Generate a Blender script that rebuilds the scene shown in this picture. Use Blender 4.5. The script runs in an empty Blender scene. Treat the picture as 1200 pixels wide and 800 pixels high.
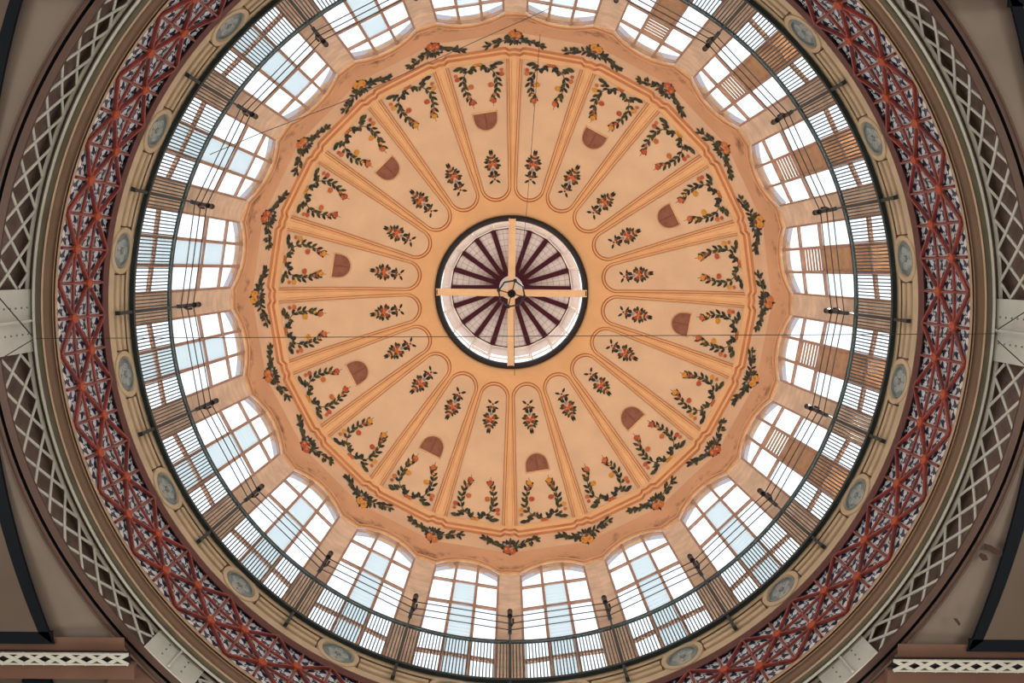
import bpy, math, random
import numpy as np
random.seed(7)
C = bpy.context.scene.collection
PI = math.pi
F = 960.0            # focal length in pixels of the 1200 wide frame
Z0 = 1.6             # eye height; heights below are measured from the eye
N = 20
HB = math.radians(9)
T9 = math.tan(HB); C9 = math.cos(HB)

# ---------------------------------------------------------------- materials
def mat(name, col, rough=0.7, metal=0.0, var=0.0, scale=3.0, bump=0.0, col2=None, spec=0.5):
    m = bpy.data.materials.new(name); m.use_nodes = True
    nt = m.node_tree; b = nt.nodes['Principled BSDF']
    b.inputs['Roughness'].default_value = rough
    b.inputs['Metallic'].default_value = metal
    b.inputs['Specular IOR Level'].default_value = spec
    c1 = (*col, 1)
    b.inputs['Base Color'].default_value = c1
    if var > 0 or col2:
        tc = nt.nodes.new('ShaderNodeTexCoord')
        n = nt.nodes.new('ShaderNodeTexNoise'); n.inputs['Scale'].default_value = scale
        n.inputs['Detail'].default_value = 6
        r = nt.nodes.new('ShaderNodeValToRGB')
        r.color_ramp.elements[0].position = 0.35; r.color_ramp.elements[1].position = 0.68
        d = tuple(max(0, c * (1 - var)) for c in col) if not col2 else col2
        r.color_ramp.elements[0].color = (*d, 1); r.color_ramp.elements[1].color = c1
        nt.links.new(tc.outputs['Object'], n.inputs['Vector'])
        nt.links.new(n.outputs['Fac'], r.inputs['Fac'])
        nt.links.new(r.outputs['Color'], b.inputs['Base Color'])
        if bump > 0:
            bp = nt.nodes.new('ShaderNodeBump'); bp.inputs['Strength'].default_value = bump
            bp.inputs['Distance'].default_value = 0.02
            nt.links.new(n.outputs['Fac'], bp.inputs['Height'])
            nt.links.new(bp.outputs['Normal'], b.inputs['Normal'])
    return m

def lin(r, g, b):
    f = lambda v: (v / 255 / 12.92) if v / 255 <= 0.04045 else ((v / 255 + 0.055) / 1.055) ** 2.4
    return (f(r), f(g), f(b))

def plaster_edge(name, col, stain):
    """plaster with weathered patches; the UV's v tells how near the rim is"""
    m = mat(name, col, 0.85, var=0.12, scale=0.6)
    nt = m.node_tree; b = nt.nodes['Principled BSDF']
    base = b.inputs['Base Color'].links[0].from_socket
    uv = nt.nodes.new('ShaderNodeUVMap')
    sp = nt.nodes.new('ShaderNodeSeparateXYZ'); nt.links.new(uv.outputs['UV'], sp.inputs[0])
    tc = nt.nodes.new('ShaderNodeTexCoord')
    n = nt.nodes.new('ShaderNodeTexNoise'); n.inputs['Scale'].default_value = 1.1; n.inputs['Detail'].default_value = 9
    n.inputs['Roughness'].default_value = 0.7
    nt.links.new(tc.outputs['Object'], n.inputs['Vector'])
    a = nt.nodes.new('ShaderNodeMath'); a.operation = 'MULTIPLY_ADD'
    nt.links.new(sp.outputs['Y'], a.inputs[0]); a.inputs[1].default_value = 0.22
    nt.links.new(n.outputs['Fac'], a.inputs[2])
    r = nt.nodes.new('ShaderNodeValToRGB')
    r.color_ramp.elements[0].position = 0.66; r.color_ramp.elements[0].color = (0, 0, 0, 1)
    r.color_ramp.elements[1].position = 0.82; r.color_ramp.elements[1].color = (.85, .85, .85, 1)
    nt.links.new(a.outputs[0], r.inputs['Fac'])
    mx = nt.nodes.new('ShaderNodeMix'); mx.data_type = 'RGBA'
    nt.links.new(r.outputs['Color'], mx.inputs[0]); nt.links.new(base, mx.inputs[6])
    mx.inputs[7].default_value = (*stain, 1)
    nt.links.new(mx.outputs[2], b.inputs['Base Color'])
    return m

def coursed(name, col, col2, sz=0.45):
    """dressed stone or brickwork with level joints"""
    m = mat(name, col, 0.85, var=0.25, scale=1.6)
    nt = m.node_tree; b = nt.nodes['Principled BSDF']
    base = b.inputs['Base Color'].links[0].from_socket
    tc = nt.nodes.new('ShaderNodeTexCoord'); sp = nt.nodes.new('ShaderNodeSeparateXYZ')
    nt.links.new(tc.outputs['Object'], sp.inputs[0])
    mo = nt.nodes.new('ShaderNodeMath'); mo.operation = 'FRACT'
    di = nt.nodes.new('ShaderNodeMath'); di.operation = 'DIVIDE'; di.inputs[1].default_value = sz
    nt.links.new(sp.outputs['Z'], di.inputs[0]); nt.links.new(di.outputs[0], mo.inputs[0])
    lt = nt.nodes.new('ShaderNodeMath'); lt.operation = 'LESS_THAN'; lt.inputs[1].default_value = 0.07
    nt.links.new(mo.outputs[0], lt.inputs[0])
    mu = nt.nodes.new('ShaderNodeMath'); mu.operation = 'MULTIPLY'; mu.inputs[1].default_value = 0.45
    nt.links.new(lt.outputs[0], mu.inputs[0])
    mx = nt.nodes.new('ShaderNodeMix'); mx.data_type = 'RGBA'
    nt.links.new(mu.outputs[0], mx.inputs[0]); nt.links.new(base, mx.inputs[6])
    mx.inputs[7].default_value = (*col2, 1); nt.links.new(mx.outputs[2], b.inputs['Base Color'])
    return m

def tile_material():
    """glazed tiles: navy scrollwork on white, one motif per triangle (UV runs from the triangle's centre)"""
    m = bpy.data.materials.new('glazed_tile'); m.use_nodes = True
    nt = m.node_tree; b = nt.nodes['Principled BSDF']; b.inputs['Roughness'].default_value = 0.25
    L = nt.links.new
    def M(op, a, b_=None, c=None):
        n = nt.nodes.new('ShaderNodeMath'); n.operation = op
        for i, v in enumerate((a, b_, c)):
            if v is None: continue
            if isinstance(v, (int, float)): n.inputs[i].default_value = v
            else: L(v, n.inputs[i])
        return n.outputs[0]
    uv = nt.nodes.new('ShaderNodeUVMap'); sp = nt.nodes.new('ShaderNodeSeparateXYZ'); L(uv.outputs['UV'], sp.inputs[0])
    x = M('SUBTRACT', sp.outputs['X'], 5.0); y = M('SUBTRACT', sp.outputs['Y'], 5.0)
    r = M('SQRT', M('ADD', M('MULTIPLY', x, x), M('MULTIPLY', y, y)))
    th = M('ARCTAN2', y, x)
    curl = M('SINE', M('ADD', M('MULTIPLY', th, 3.0), M('MULTIPLY', r, 8.0)))
    curl2 = M('SINE', M('SUBTRACT', M('MULTIPLY', th, 3.0), M('MULTIPLY', r, 13.0)))
    s = M('ADD', M('MULTIPLY', curl, 0.75), M('MULTIPLY', curl2, 0.6))
    # distance to the triangle's sides: apothem 0.5 for circumradius 1
    d1 = M('SUBTRACT', 0.5, M('MULTIPLY', y, -1.0))
    d2 = M('SUBTRACT', 0.5, M('ADD', M('MULTIPLY', x, 0.866), M('MULTIPLY', y, 0.5)))
    d3 = M('SUBTRACT', 0.5, M('ADD', M('MULTIPLY', x, -0.866), M('MULTIPLY', y, 0.5)))
    d = M('MINIMUM', M('MINIMUM', d1, d2), d3)
    ins = M('GREATER_THAN', d, 0.10)
    pat = M('MULTIPLY', M('GREATER_THAN', s, 0.0), ins)
    mx = nt.nodes.new('ShaderNodeMix'); mx.data_type = 'RGBA'
    L(pat, mx.inputs[0]); mx.inputs[6].default_value = (*lin(218, 224, 230), 1); mx.inputs[7].default_value = (*lin(36, 48, 78), 1)
    L(mx.outputs[2], b.inputs['Base Color'])
    return m

def glass_material(name, tint, gloss=0.06, frost=0.0):
    m = bpy.data.materials.new(name); m.use_nodes = True
    nt = m.node_tree; nt.nodes.clear(); L = nt.links.new
    o = nt.nodes.new('ShaderNodeOutputMaterial')
    t = nt.nodes.new('ShaderNodeBsdfTransparent'); t.inputs[0].default_value = (*tint, 1)
    g = nt.nodes.new('ShaderNodeBsdfGlossy'); g.inputs['Roughness'].default_value = 0.05
    mx = nt.nodes.new('ShaderNodeMixShader'); mx.inputs[0].default_value = gloss
    L(t.outputs[0], mx.inputs[1]); L(g.outputs[0], mx.inputs[2])
    if frost > 0:
        tr = nt.nodes.new('ShaderNodeBsdfTranslucent'); tr.inputs[0].default_value = (*tint, 1)
        m2 = nt.nodes.new('ShaderNodeMixShader'); m2.inputs[0].default_value = frost
        L(mx.outputs[0], m2.inputs[1]); L(tr.outputs[0], m2.inputs[2]); L(m2.outputs[0], o.inputs[0])
    else: L(mx.outputs[0], o.inputs[0])
    return m

ORANGE = mat('ochre_plaster', lin(236, 188, 138), 0.8, var=0.10, scale=0.8)
RIM = mat('rim_plaster', lin(226, 184, 142), 0.8, var=0.2, scale=2.0)
PANEL = mat('panel_plaster', lin(230, 198, 164), 0.85, var=0.10, scale=0.7)
BAND = mat('band_plaster', lin(226, 190, 156), 0.85, var=0.12, scale=0.9)
OUTER = plaster_edge('weathered_plaster', lin(216, 166, 128), lin(110, 62, 44))
GROOVE = mat('moulding_line', lin(186, 122, 80), 0.85, var=0.15, scale=1.5)
STONE = coursed('pier_stone', lin(236, 208, 182), lin(176, 136, 108))
REVEAL = mat('reveal_plaster', lin(205, 205, 215), 0.8)
LEAF = mat('leaf_paint', lin(74, 76, 46), 0.8, var=0.5, scale=5)
LEAFD = mat('dark_leaf_paint', lin(38, 48, 44), 0.8, var=0.4, scale=5)
STEM = mat('stem_paint', lin(70, 56, 40), 0.8)
FR_O = mat('orange_paint', lin(214, 122, 66), 0.8, var=0.35, scale=4)
FR_Y = mat('yellow_paint', lin(228, 160, 60), 0.8, var=0.3, scale=4)
FR_R = mat('red_paint', lin(200, 92, 62), 0.8, var=0.35, scale=4)
FR_D = mat('flower_paint', lin(140, 80, 58), 0.8, var=0.4, scale=6)
FLB = mat('pale_blue_paint', lin(150, 150, 160), 0.8)
HATCH = mat('terracotta_board', lin(150, 98, 78), 0.8, var=0.3, scale=3)
WOOD = mat('window_wood', lin(186, 146, 124), 0.6, var=0.25, scale=3)
IRON = mat('dark_green_iron', lin(24, 42, 46), 0.45, metal=0.0)
BLACK = mat('black_iron', lin(24, 26, 32), 0.4)
CREAM = mat('cream_terracotta', lin(206, 186, 156), 0.6, var=0.15, scale=2)
OCHRE = mat('ochre_groove', lin(112, 80, 48), 0.8, var=0.25, scale=2)
DISC = mat('medallion_glaze', lin(132, 146, 148), 0.45, var=0.2, scale=4)
PETAL = mat('rosette_glaze', lin(168, 178, 178), 0.4, var=0.2, scale=6)
MAROON = mat('maroon_paint', lin(92, 50, 52), 0.5, var=0.2, scale=2)
RED = mat('red_oxide_paint', lin(150, 58, 48), 0.28, scale=2.0, col2=lin(104, 44, 46))
BOSS = mat('orange_boss_paint', lin(176, 80, 48), 0.32, var=0.2, scale=3)
TILE = tile_material()
BROWN = mat('brown_moulding', lin(112, 88, 72), 0.6, var=0.15, scale=1.5)
GOLD = mat('pale_gilt', lin(180, 156, 132), 0.5, var=0.15, scale=2)
GREYG = mat('grey_green_moulding', lin(112, 108, 92), 0.6, var=0.2, scale=2)
WHITE = mat('white_steel_paint', lin(200, 204, 200), 0.45, var=0.12, scale=2)
RIVET = mat('rivet_paint', lin(110, 118, 122), 0.5)
DKWEB = mat('dark_web', lin(130, 112, 106), 0.7, var=0.3, scale=1.2)
FLANGE = mat('maroon_flange', lin(84, 64, 58), 0.6, var=0.2, scale=1.5)
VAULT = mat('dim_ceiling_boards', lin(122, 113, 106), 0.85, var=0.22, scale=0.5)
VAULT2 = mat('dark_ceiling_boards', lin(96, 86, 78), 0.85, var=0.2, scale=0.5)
NAVY = mat('navy_paint', lin(4, 14, 26), 0.7, spec=0.2)
BEAMB = mat('brown_beam', lin(112, 84, 72), 0.7, var=0.2, scale=1)
GLASS = glass_material('clear_glass', (0.96, 0.98, 1.0))
BLADE = glass_material('pale_louvre_glass', (0.82, 0.86, 0.87), 0.05, 0.6)
REFL_BROWN = mat('painted_brown_reflection', lin(196, 150, 112), 0.5, var=0.3, scale=3)  # louvre glass with the dome's brown reflection put into its colour
BOARDS = mat('pink_boards', lin(240, 214, 200), 0.8, var=0.1, scale=2)
RAFTER = mat('rafter_maroon', lin(70, 28, 34), 0.9, spec=0.1)
FRAMEC = mat('cream_frame', lin(230, 200, 176), 0.6)
CHROSS = mat('cream_beam', lin(240, 204, 160), 0.7, var=0.1, scale=2)
CAPW = mat('white_cap', lin(236, 222, 210), 0.5)
FLOORM = mat('hall_floor', lin(190, 172, 150), 0.6, var=0.2, scale=0.6)
HALLW = mat('hall_wall', lin(196, 184, 166), 0.8, var=0.1, scale=0.4)

# ---------------------------------------------------------------- mesh builder
class MB:
    def __init__(s): s.v = []; s.f = []; s.m = []; s.uv = {}; s.sm = []
    def add(s, vs, fs, mi=0, uvs=None, smooth=False):
        o = len(s.v); s.v += [tuple(p) for p in vs]
        for k, f in enumerate(fs):
            if uvs is not None: s.uv[len(s.f)] = uvs[k]
            s.f.append([i + o for i in f]); s.m.append(mi); s.sm.append(smooth)
    def box(s, c, ax, ay, az, hx, hy, hz, mi=0):
        c, ax, ay, az = map(np.array, (c, ax, ay, az))
        vs = [c + ax * hx * i + ay * hy * j + az * hz * k for k in (-1, 1) for j in (-1, 1) for i in (-1, 1)]
        s.add(vs, [(0, 2, 3, 1), (4, 5, 7, 6), (0, 1, 5, 4), (2, 6, 7, 3), (0, 4, 6, 2), (1, 3, 7, 5)], mi)
    def bar(s, p, q, w, h, up=(0, 0, 1), mi=0):
        """rectangular bar from p to q, w wide across, h deep along up"""
        p, q, up = np.array(p, float), np.array(q, float), np.array(up, float)
        d = q - p; L = np.linalg.norm(d); d = d / L
        a = np.cross(d, up); a /= np.linalg.norm(a); b = np.cross(a, d)
        s.box((p + q) / 2, d, a, b, L / 2, w / 2, h / 2, mi)
    def bevbar(s, p, q, w, h, up, mi=0):
        """bar with chamfered outer edges: hexagonal section facing -up"""
        p, q, up = np.array(p, float), np.array(q, float), np.array(up, float)
        d = q - p; d = d / np.linalg.norm(d); a = np.cross(d, up); a /= np.linalg.norm(a); b = np.cross(a, d)
        sec = [(-.5, -.5), (.5, -.5), (.5, .2), (.28, .5), (-.28, .5), (-.5, .2)]
        vs = [e + a * w * u + b * h * v for e in (p, q) for u, v in sec]
        s.add(vs, [(i, (i + 1) % 6, 6 + (i + 1) % 6, 6 + i) for i in range(6)] + [tuple(range(5, -1, -1)), tuple(range(6, 12))], mi)
    def tube(s, pts, r, n=6, mi=0, closed=False, rads=None):
        pts = [np.array(p, float) for p in pts]; k = len(pts); vs = []
        for i, p in enumerate(pts):
            a = pts[(i - 1) % k] if (closed or i > 0) else p
            b = pts[(i + 1) % k] if (closed or i < k - 1) else p
            d = b - a; d /= np.linalg.norm(d)
            u = np.array((0, 0, 1.0)) if abs(d[2]) < .9 else np.array((1.0, 0, 0))
            e = np.cross(d, u); e /= np.linalg.norm(e); g = np.cross(d, e)
            rr = rads[i] if rads else r
            vs += [p + rr * (math.cos(2 * PI * j / n) * e + math.sin(2 * PI * j / n) * g) for j in range(n)]
        fs = []
        for i in range(k if closed else k - 1):
            i2 = (i + 1) % k
            fs += [(i * n + j, i * n + (j + 1) % n, i2 * n + (j + 1) % n, i2 * n + j) for j in range(n)]
        if not closed: fs += [tuple(range(n)), tuple((k - 1) * n + j for j in range(n))[::-1]]
        s.add(vs, fs, mi, smooth=True)
    def lathe(s, prof, mi=None, seg=240, a0=0.0, a1=2 * PI, smooth=True, closed=False):
        full = abs(a1 - a0 - 2 * PI) < 1e-6; cols = seg if full else seg + 1; k = len(prof)
        for j in range(k if closed else k - 1):
            j2 = (j + 1) % k
            vs = []
            for i in range(cols):
                a = a0 + (a1 - a0) * i / seg
                for R, z in (prof[j], prof[j2]): vs.append((R * math.cos(a), R * math.sin(a), z))
            fs = [(2 * i, 2 * ((i + 1) % cols), 2 * ((i + 1) % cols) + 1, 2 * i + 1) for i in range(seg)]
            s.add(vs, fs, (mi[j] if mi else 0), smooth=smooth)
    def build(s, name, mats, parent=None, org=(0, 0, 0)):
        me = bpy.data.meshes.new(name)
        o_ = np.array(org, float)
        me.from_pydata([tuple(np.array(p) - o_) for p in s.v], [], s.f)
        if not isinstance(mats, (list, tuple)): mats = [mats]
        for m in mats: me.materials.append(m)
        me.polygons.foreach_set('material_index', s.m)
        me.polygons.foreach_set('use_smooth', s.sm)
        if s.uv:
            ul = me.uv_layers.new(name='UVMap')
            for fi, uvs in s.uv.items():
                p = me.polygons[fi]
                for li, uv_ in zip(p.loop_indices, uvs): ul.data[li].uv = uv_
        me.update()
        ob = bpy.data.objects.new(name, me); C.objects.link(ob)
        if parent: ob.parent = parent
        return ob

def tag(o, label=None, cat=None, group=None, kind=None):
    if label: o['label'] = label
    if cat: o['category'] = cat
    if group: o['group'] = group
    if kind: o['kind'] = kind
    return o
def empty(name, loc, rz=0):
    o = bpy.data.objects.new(name, None); C.objects.link(o); o.location = loc; o.rotation_euler = (0, 0, rz)
    o.empty_display_size = 0.3
    return o
def copy_tree(o, parent=None):
    c = o.copy(); C.objects.link(c)
    if parent: c.parent = parent
    for ch in list(o.children): copy_tree(ch, c)
    return c
ORD = ['first', 'second', 'third', 'fourth', 'fifth', 'sixth', 'seventh', 'eighth', 'ninth', 'tenth', 'eleventh', 'twelfth', 'thirteenth',
       'fourteenth', 'fifteenth', 'sixteenth', 'seventeenth', 'eighteenth', 'nineteenth', 'twentieth']
def clock(k):   # bay k has its middle at 9+18k degrees, measured clockwise in the photograph from the right
    return ORD[int(round(((9 + 18 * k - 270) % 360 - 9) / 18)) % 20]
BAYA = [math.radians(9 + 18 * k) for k in range(N)]

# ---------------------------------------------------------------- dome surface
RS, ZS = 10.4, 30.38
RL, ZL = 3.873, 42.35
HH = (ZL - ZS) / math.sqrt(1 - (RL / RS) ** 2)
_th = np.linspace(0, math.acos(RL / RS) + .05, 900)
_R = RS * np.cos(_th); _Z = ZS + HH * np.sin(_th); _rho = F * _R / _Z
_zz = np.linspace(ZS - 1.2, ZS - 0.001, 60)
_R = np.concatenate([np.full(60, RS), _R]); _Z = np.concatenate([_zz, _Z]); _rho = np.concatenate([F * RS / _zz, _rho])
_o = np.argsort(_rho); _rs, _Zs = _rho[_o], _Z[_o]
def dome(x, y, off=0.0):
    """x, y: position in a bay as seen from below (pixel-sized units); off: metres proud of the plaster, inward"""
    d = math.atan2(x, y); r = math.hypot(x, y)
    b = min(1, max(0, (r - 104) / 30)); k = (1 - b) + b * C9 / math.cos(d)
    rc = r / k
    z = float(np.interp(rc, _rs, _Zs)); R3 = r * z / F
    if z > ZS: nR, nz = (R3 / RS ** 2), (z - ZS) / HH ** 2
    else: nR, nz = 1, 0
    l = math.hypot(nR, nz); nR /= l; nz /= l
    R3 -= off * nR; z -= off * nz
    return (R3 * math.sin(d), R3 * math.cos(d), z)
def rotz(p, a):      # bay frame (y outward) to the world, for the bay whose middle is at angle a
    b = a - PI / 2; c, s = math.cos(b), math.sin(b)
    return (p[0] * c - p[1] * s, p[0] * s + p[1] * c, p[2])

def y_edge(x):
    ax = abs(x)
    return 319 + 8 * (ax / 39.4) ** 2 if ax < 39.4 else 327 - 2 * (ax - 39.4) / 12.1

SEGX = 28
def bay_shell():
    b = MB()
    S = sorted([-1 + 2 * i / SEGX for i in range(SEGX + 1)] + [-39.4 / (T9 * 325), 39.4 / (T9 * 325)])
    def strip(ca, cb, mi, uvf=None):
        vs = [dome(*p) for p in ca] + [dome(*p) for p in cb]; n = len(ca)
        fs = [(i, i + 1, n + i + 1, n + i) for i in range(n - 1)]
        uvs = None
        if uvf: uvs = [[(0, uvf[0]), (0, uvf[0]), (0, uvf[1]), (0, uvf[1])] for _ in fs]
        b.add(vs, fs, mi, uvs, smooth=False)
    FO = 0.13
    # round field beside the lantern ring
    def arc(r, off): return [(r * math.sin(s * HB), r * math.cos(s * HB), off) for s in S]
    rr = [87, 93, 99, 105.5]
    for i in range(3): strip(arc(rr[i], FO), arc(rr[i + 1], FO), 0)
    def bump(s, y, a):
        t = max(0, (abs(s) - 0.74) / 0.26); t = min(1, t * 2.2)
        return y - a * (3 * t * t - 2 * t * t * t)
    def line(y, off, a=0): return [(s * T9 * bump(s, y, a), bump(s, y, a), off) for s in S]
    # petal zone
    w = lambda y: 5 + .0294 * (y - 125)
    YB = 272.0
    def outline(d):
        """right half of the petal outline grown inward by d: from the tip to the foot"""
        pts = []
        yc = 126.0; r = yc * T9 - w(yc) - d
        for i in range(9):
            a = PI / 2 * (1 - i / 8); pts.append((r * math.cos(a), yc - r * math.sin(a)))
        for i in range(1, 37):
            y = yc + (YB - d - yc) * i / 36; pts.append((y * T9 - w(y) - d, y))
        return pts
    def target():
        pts = []
        for i in range(9):
            t = i / 8
            if t <= .5: pts.append((105.5 * math.sin(HB * t * 2), 105.5 * math.cos(HB * t * 2)))
            else:
                y = 105.5 * C9 + (126 - 105.5 * C9) * (t - .5) * 2; pts.append((y * T9, y))
        for i in range(1, 37):
            y = 126 + (275.2 - 126) * i / 36; pts.append((y * T9, y))
        return pts
    O = [(-3.4, FO), (-2.6, .05), (-1.1, .05), (-0.5, .09), (0, .0), (1.2, -.03)]
    MI = [4, 0, 0, 4, 1]
    T = target(); o0 = outline(-3.4); n = len(T)
    ridge = []
    for i in range(n):
        t = .5 if i >= 8 else .5 * i / 8 + 0.001
        ridge.append((T[i][0] + (o0[i][0] - T[i][0]) * .5, T[i][1] + (o0[i][1] - T[i][1]) * .5))
    ro = [FO + (.07 if i > 9 else .07 * max(0, (i - 5)) / 5) * min(1, (n - 1 - i) / 2) for i in range(n)]
    r2 = [(p[0] + (q[0] - p[0]) * .25, p[1] + (q[1] - p[1]) * .25) for p, q in zip(ridge, o0)]
    for sx in (1, -1):
        def L(pts, off):
            return [(sx * p[0], p[1], off[i] if isinstance(off, list) else off) for i, p in enumerate(pts)]
        strip(L(T, ro), L(ridge, ro), 0)
        strip(L(ridge, ro), L(r2, FO), 0)
        strip(L(r2, FO), L(o0, FO), 0)
        prev = (o0, FO)
        for (d, off), mi in zip(O[1:], MI):
            cur = (outline(d), off)
            strip(L(prev[0], prev[1]), L(cur[0], cur[1]), mi); prev = cur
        # panel face
        pin = prev[0]; K = 6
        for j in range(K):
            ca = [(sx * p[0] * j / K, p[1], -.03) for p in pin]; cb = [(sx * p[0] * (j + 1) / K, p[1], -.03) for p in pin]
            strip(ca, cb, 1)
    # foot of the panel
    K = 12
    def foot(d, off, y=None):
        yy = YB - d; hw = yy * T9 - w(yy) - d
        return [(hw * (-1 + 2 * i / K), yy, off) for i in range(K + 1)]
    prev = [( 275.2 * T9 * (-1 + 2 * i / K), 275.2, FO) for i in range(K + 1)]
    for (d, off), mi in zip(O, [0] + MI):
        cur = foot(d, off); strip(prev, cur, mi); prev = cur
    # ring band, painted band, weathered border and the scalloped rim
    A = 3.2
    strip(line(275.2, FO), line(276.6, .20, A * .3), 0)
    strip(line(276.6, .20, A * .3), line(281.5, .20, A), 0)
    strip(line(281.5, .20, A), line(282.1, .10, A), 4)
    strip(line(282.1, .10, A), line(284.5, .10, A), 0)
    strip(line(284.5, .10, A), line(285.2, 0, A), 4)
    strip(line(285.2, 0, A), line(292, 0), 2)
    def wav(s, y): return y + 2.2 * max(0, abs(s) - .72) / .28
    def wl(y, off): return [(s * T9 * wav(s, y), wav(s, y), off) for s in S]
    strip(line(292, 0), wl(301, 0), 2)
    strip(wl(301, 0), wl(301.6, .03), 4)
    def el(t, off):     # t: 0 at the band, 1 at the rim
        out = []
        for s in S:
            x = s * T9 * 325; ye = y_edge(x) - 3.6
            y = wav(s, 301.6) * (1 - t) + ye * t; out.append((s * T9 * y, y, off))
        return out
    for i in range(5):
        strip(el(i / 5, .03), el((i + 1) / 5, .03), 3, (i / 5, (i + 1) / 5))
    def rim(d, off):
        out = []
        for s in S:
            x = s * T9 * 325; y = y_edge(x) - d
            out.append((s * T9 * y, y, off))
        return out
    strip(rim(3.6, .03), rim(3.1, .11), 4)
    strip(rim(3.1, .11), rim(1.9, .11), 5)
    strip(rim(1.9, .11), rim(1.5, .06), 4)
    strip(rim(1.5, .06), rim(0, .06), 5)
    strip(rim(0, .06), rim(-.3, -.25), 5)
    return b
sh = bay_shell(); full = MB()
for a in BAYA:
    o = len(full.v)
    for fi, uvs in sh.uv.items(): full.uv[len(full.f) + fi] = uvs
    full.v += [rotz(p, a) for p in sh.v]; full.f += [[i + o for i in f] for f in sh.f]; full.m += sh.m; full.sm += sh.sm
ceiling = full.build('ceiling', [ORANGE, PANEL, BAND, OUTER, GROOVE, RIM]); ceiling.location = (0, 0, Z0)
tag(ceiling, 'ochre plaster dome with twenty rounded petal panels around the round skylight', 'dome', kind='structure')

# ---- painted decoration (paint layers lying on the plaster)
def leafshape(b, x, y, ang, L, W, off, mi=0, base=0.0):
    ca, sa = math.cos(ang), math.sin(ang)
    pr = [(0, 0), (.18, .33), (.42, .5), (.68, .42), (.88, .2), (1, 0), (.88, -.2), (.68, -.42), (.42, -.5), (.18, -.33)]
    vs = [dome(x + (u * L) * ca - v * W * sa, y + (u * L) * sa + v * W * ca, off) for u, v in pr]
    b.add(vs, [(0, 1, 9), (1, 2, 8, 9), (2, 3, 7, 8), (3, 4, 6, 7), (4, 5, 6)], mi)
def blob(b, x, y, r, off, mi=0, n=9, sq=1.0):
    vs = [dome(x, y, off)] + [dome(x + r * math.cos(2 * PI * i / n), y + r * sq * math.sin(2 * PI * i / n), off) for i in range(n)]
    b.add(vs, [(0, 1 + i, 1 + (i + 1) % n) for i in range(n)], mi)
def stroke(b, pts, w, off, mi=0):
    for (x0, y0), (x1, y1) in zip(pts, pts[1:]):
        d = math.hypot(x1 - x0, y1 - y0); nx, ny = -(y1 - y0) / d * w / 2, (x1 - x0) / d * w / 2
        b.add([dome(x0 + nx, y0 + ny, off), dome(x1 + nx, y1 + ny, off), dome(x1 - nx, y1 - ny, off), dome(x0 - nx, y0 - ny, off)], [(0, 1, 2, 3)], mi)
R_ = math.radians
MATS = [LEAF, LEAFD, STEM, FR_O, FR_Y, FR_R, FR_D, FLB]
def wreath(fr, seed):
    rnd = random.Random(seed); b = MB(); o1, o2, o3 = .0, .008, .016
    j = lambda a=1.0: rnd.uniform(-a, a)
    for s in (1, -1):
        X = lambda x: s * x
        A = lambda a: R_(a) if s > 0 else PI - R_(a)
        stroke(b, [(X(12), 225), (X(16), 232), (X(19), 242), (X(19.5), 251), (X(16), 259), (X(9), 264), (X(0), 267)], .9, o1, 2)
        stroke(b, [(X(11.5), 217.5), (X(12), 224)], .5, o1, 2)
        lv = []
        for (px_, py_, an) in ((13.5, 228, -112), (16, 233, -105), (18, 238.5, -98), (19.6, 245, -90), (20, 251, -84), (18.5, 257, -70)):
            for sg in (1, -1): lv.append((px_, py_, an + sg * 38, 7.2, 3.0))
        lv += [(13, 262.5, -130, 6.2, 3.0), (13, 263, -25, 6, 2.8), (9, 264.5, -95, 6.5, 3.0), (5, 266, -115, 6.5, 3.0), (4, 266, -50, 6, 2.8), (9, 265, 170, 7, 3.0),
               (13, 265.5, -8, 7, 3.2), (17, 266.5, 12, 7.5, 3.4), (20, 267, -4, 8.4, 4.0), (16, 265.5, -30, 6.5, 3.0)]
        for (x, y, a, L, W) in lv:
            leafshape(b, X(x + j(.7)), y + j(.7), A(a + j(8)), L * rnd.uniform(.95, 1.15), W * 1.12, o2, 1 if rnd.random() < .5 else 0)
        for (x, y, r, c) in ((12, 224, 3.4, 0), (10.5, 227, 2.2, 2), (11.5, 243, 3.4, 1), (14, 242, 1.6, 3), (25.5, 254, 3.0, 0), (26.5, 259, 2.4, 2), (2.4, 269, 2.6, 3), (15, 231, 1.8, 1)):
            blob(b, X(x + j(.5)), y + j(.5), r, o3, (3, 4, 5, 3)[(c + fr) % 4], sq=.85)
    return b
def bouquet(seed):
    rnd = random.Random(seed); b = MB()
    for s in (1, -1):
        X = lambda x: s * x
        A = lambda a: R_(a) if s > 0 else PI - R_(a)
        for (x, y, a, L, W, m) in ((1.5, 132, -38, 6.5, 2.8, 1), (1.5, 136, 14, 6.5, 2.6, 1), (1, 143, -58, 6.5, 4.2, 1), (2.5, 146, -12, 5, 3.8, 0),
                                   (3, 149, -14, 7.2, 3.8, 0), (3.5, 153, 8, 6.2, 3.6, 1), (2, 157, 52, 5.5, 3.0, 0), (2.5, 155, 28, 6, 3.0, 0), (.6, 160, 82, 8, 3.0, 1), (1, 139, -75, 4, 2, 0)):
            leafshape(b, X(x), y, A(a + rnd.uniform(-6, 6)), L, W, .0, m)
        for (x, y, r, m) in ((1.7, 136.5, 1.8, 6), (3.2, 148.5, 2.1, 5), (2.2, 153.5, 2.1, 6), (4.4, 152, 1.4, 3), (1.0, 158, 1.6, 6), (1.2, 161.5, 1.1, 3)):
            blob(b, X(x), y, r, .009, m)
    blob(b, 0, 144.5, 2.0, .01, 7); blob(b, 0, 151, 2.3, .011, 3); blob(b, 0, 133, 1.3, .011, 6)
    return b
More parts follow.
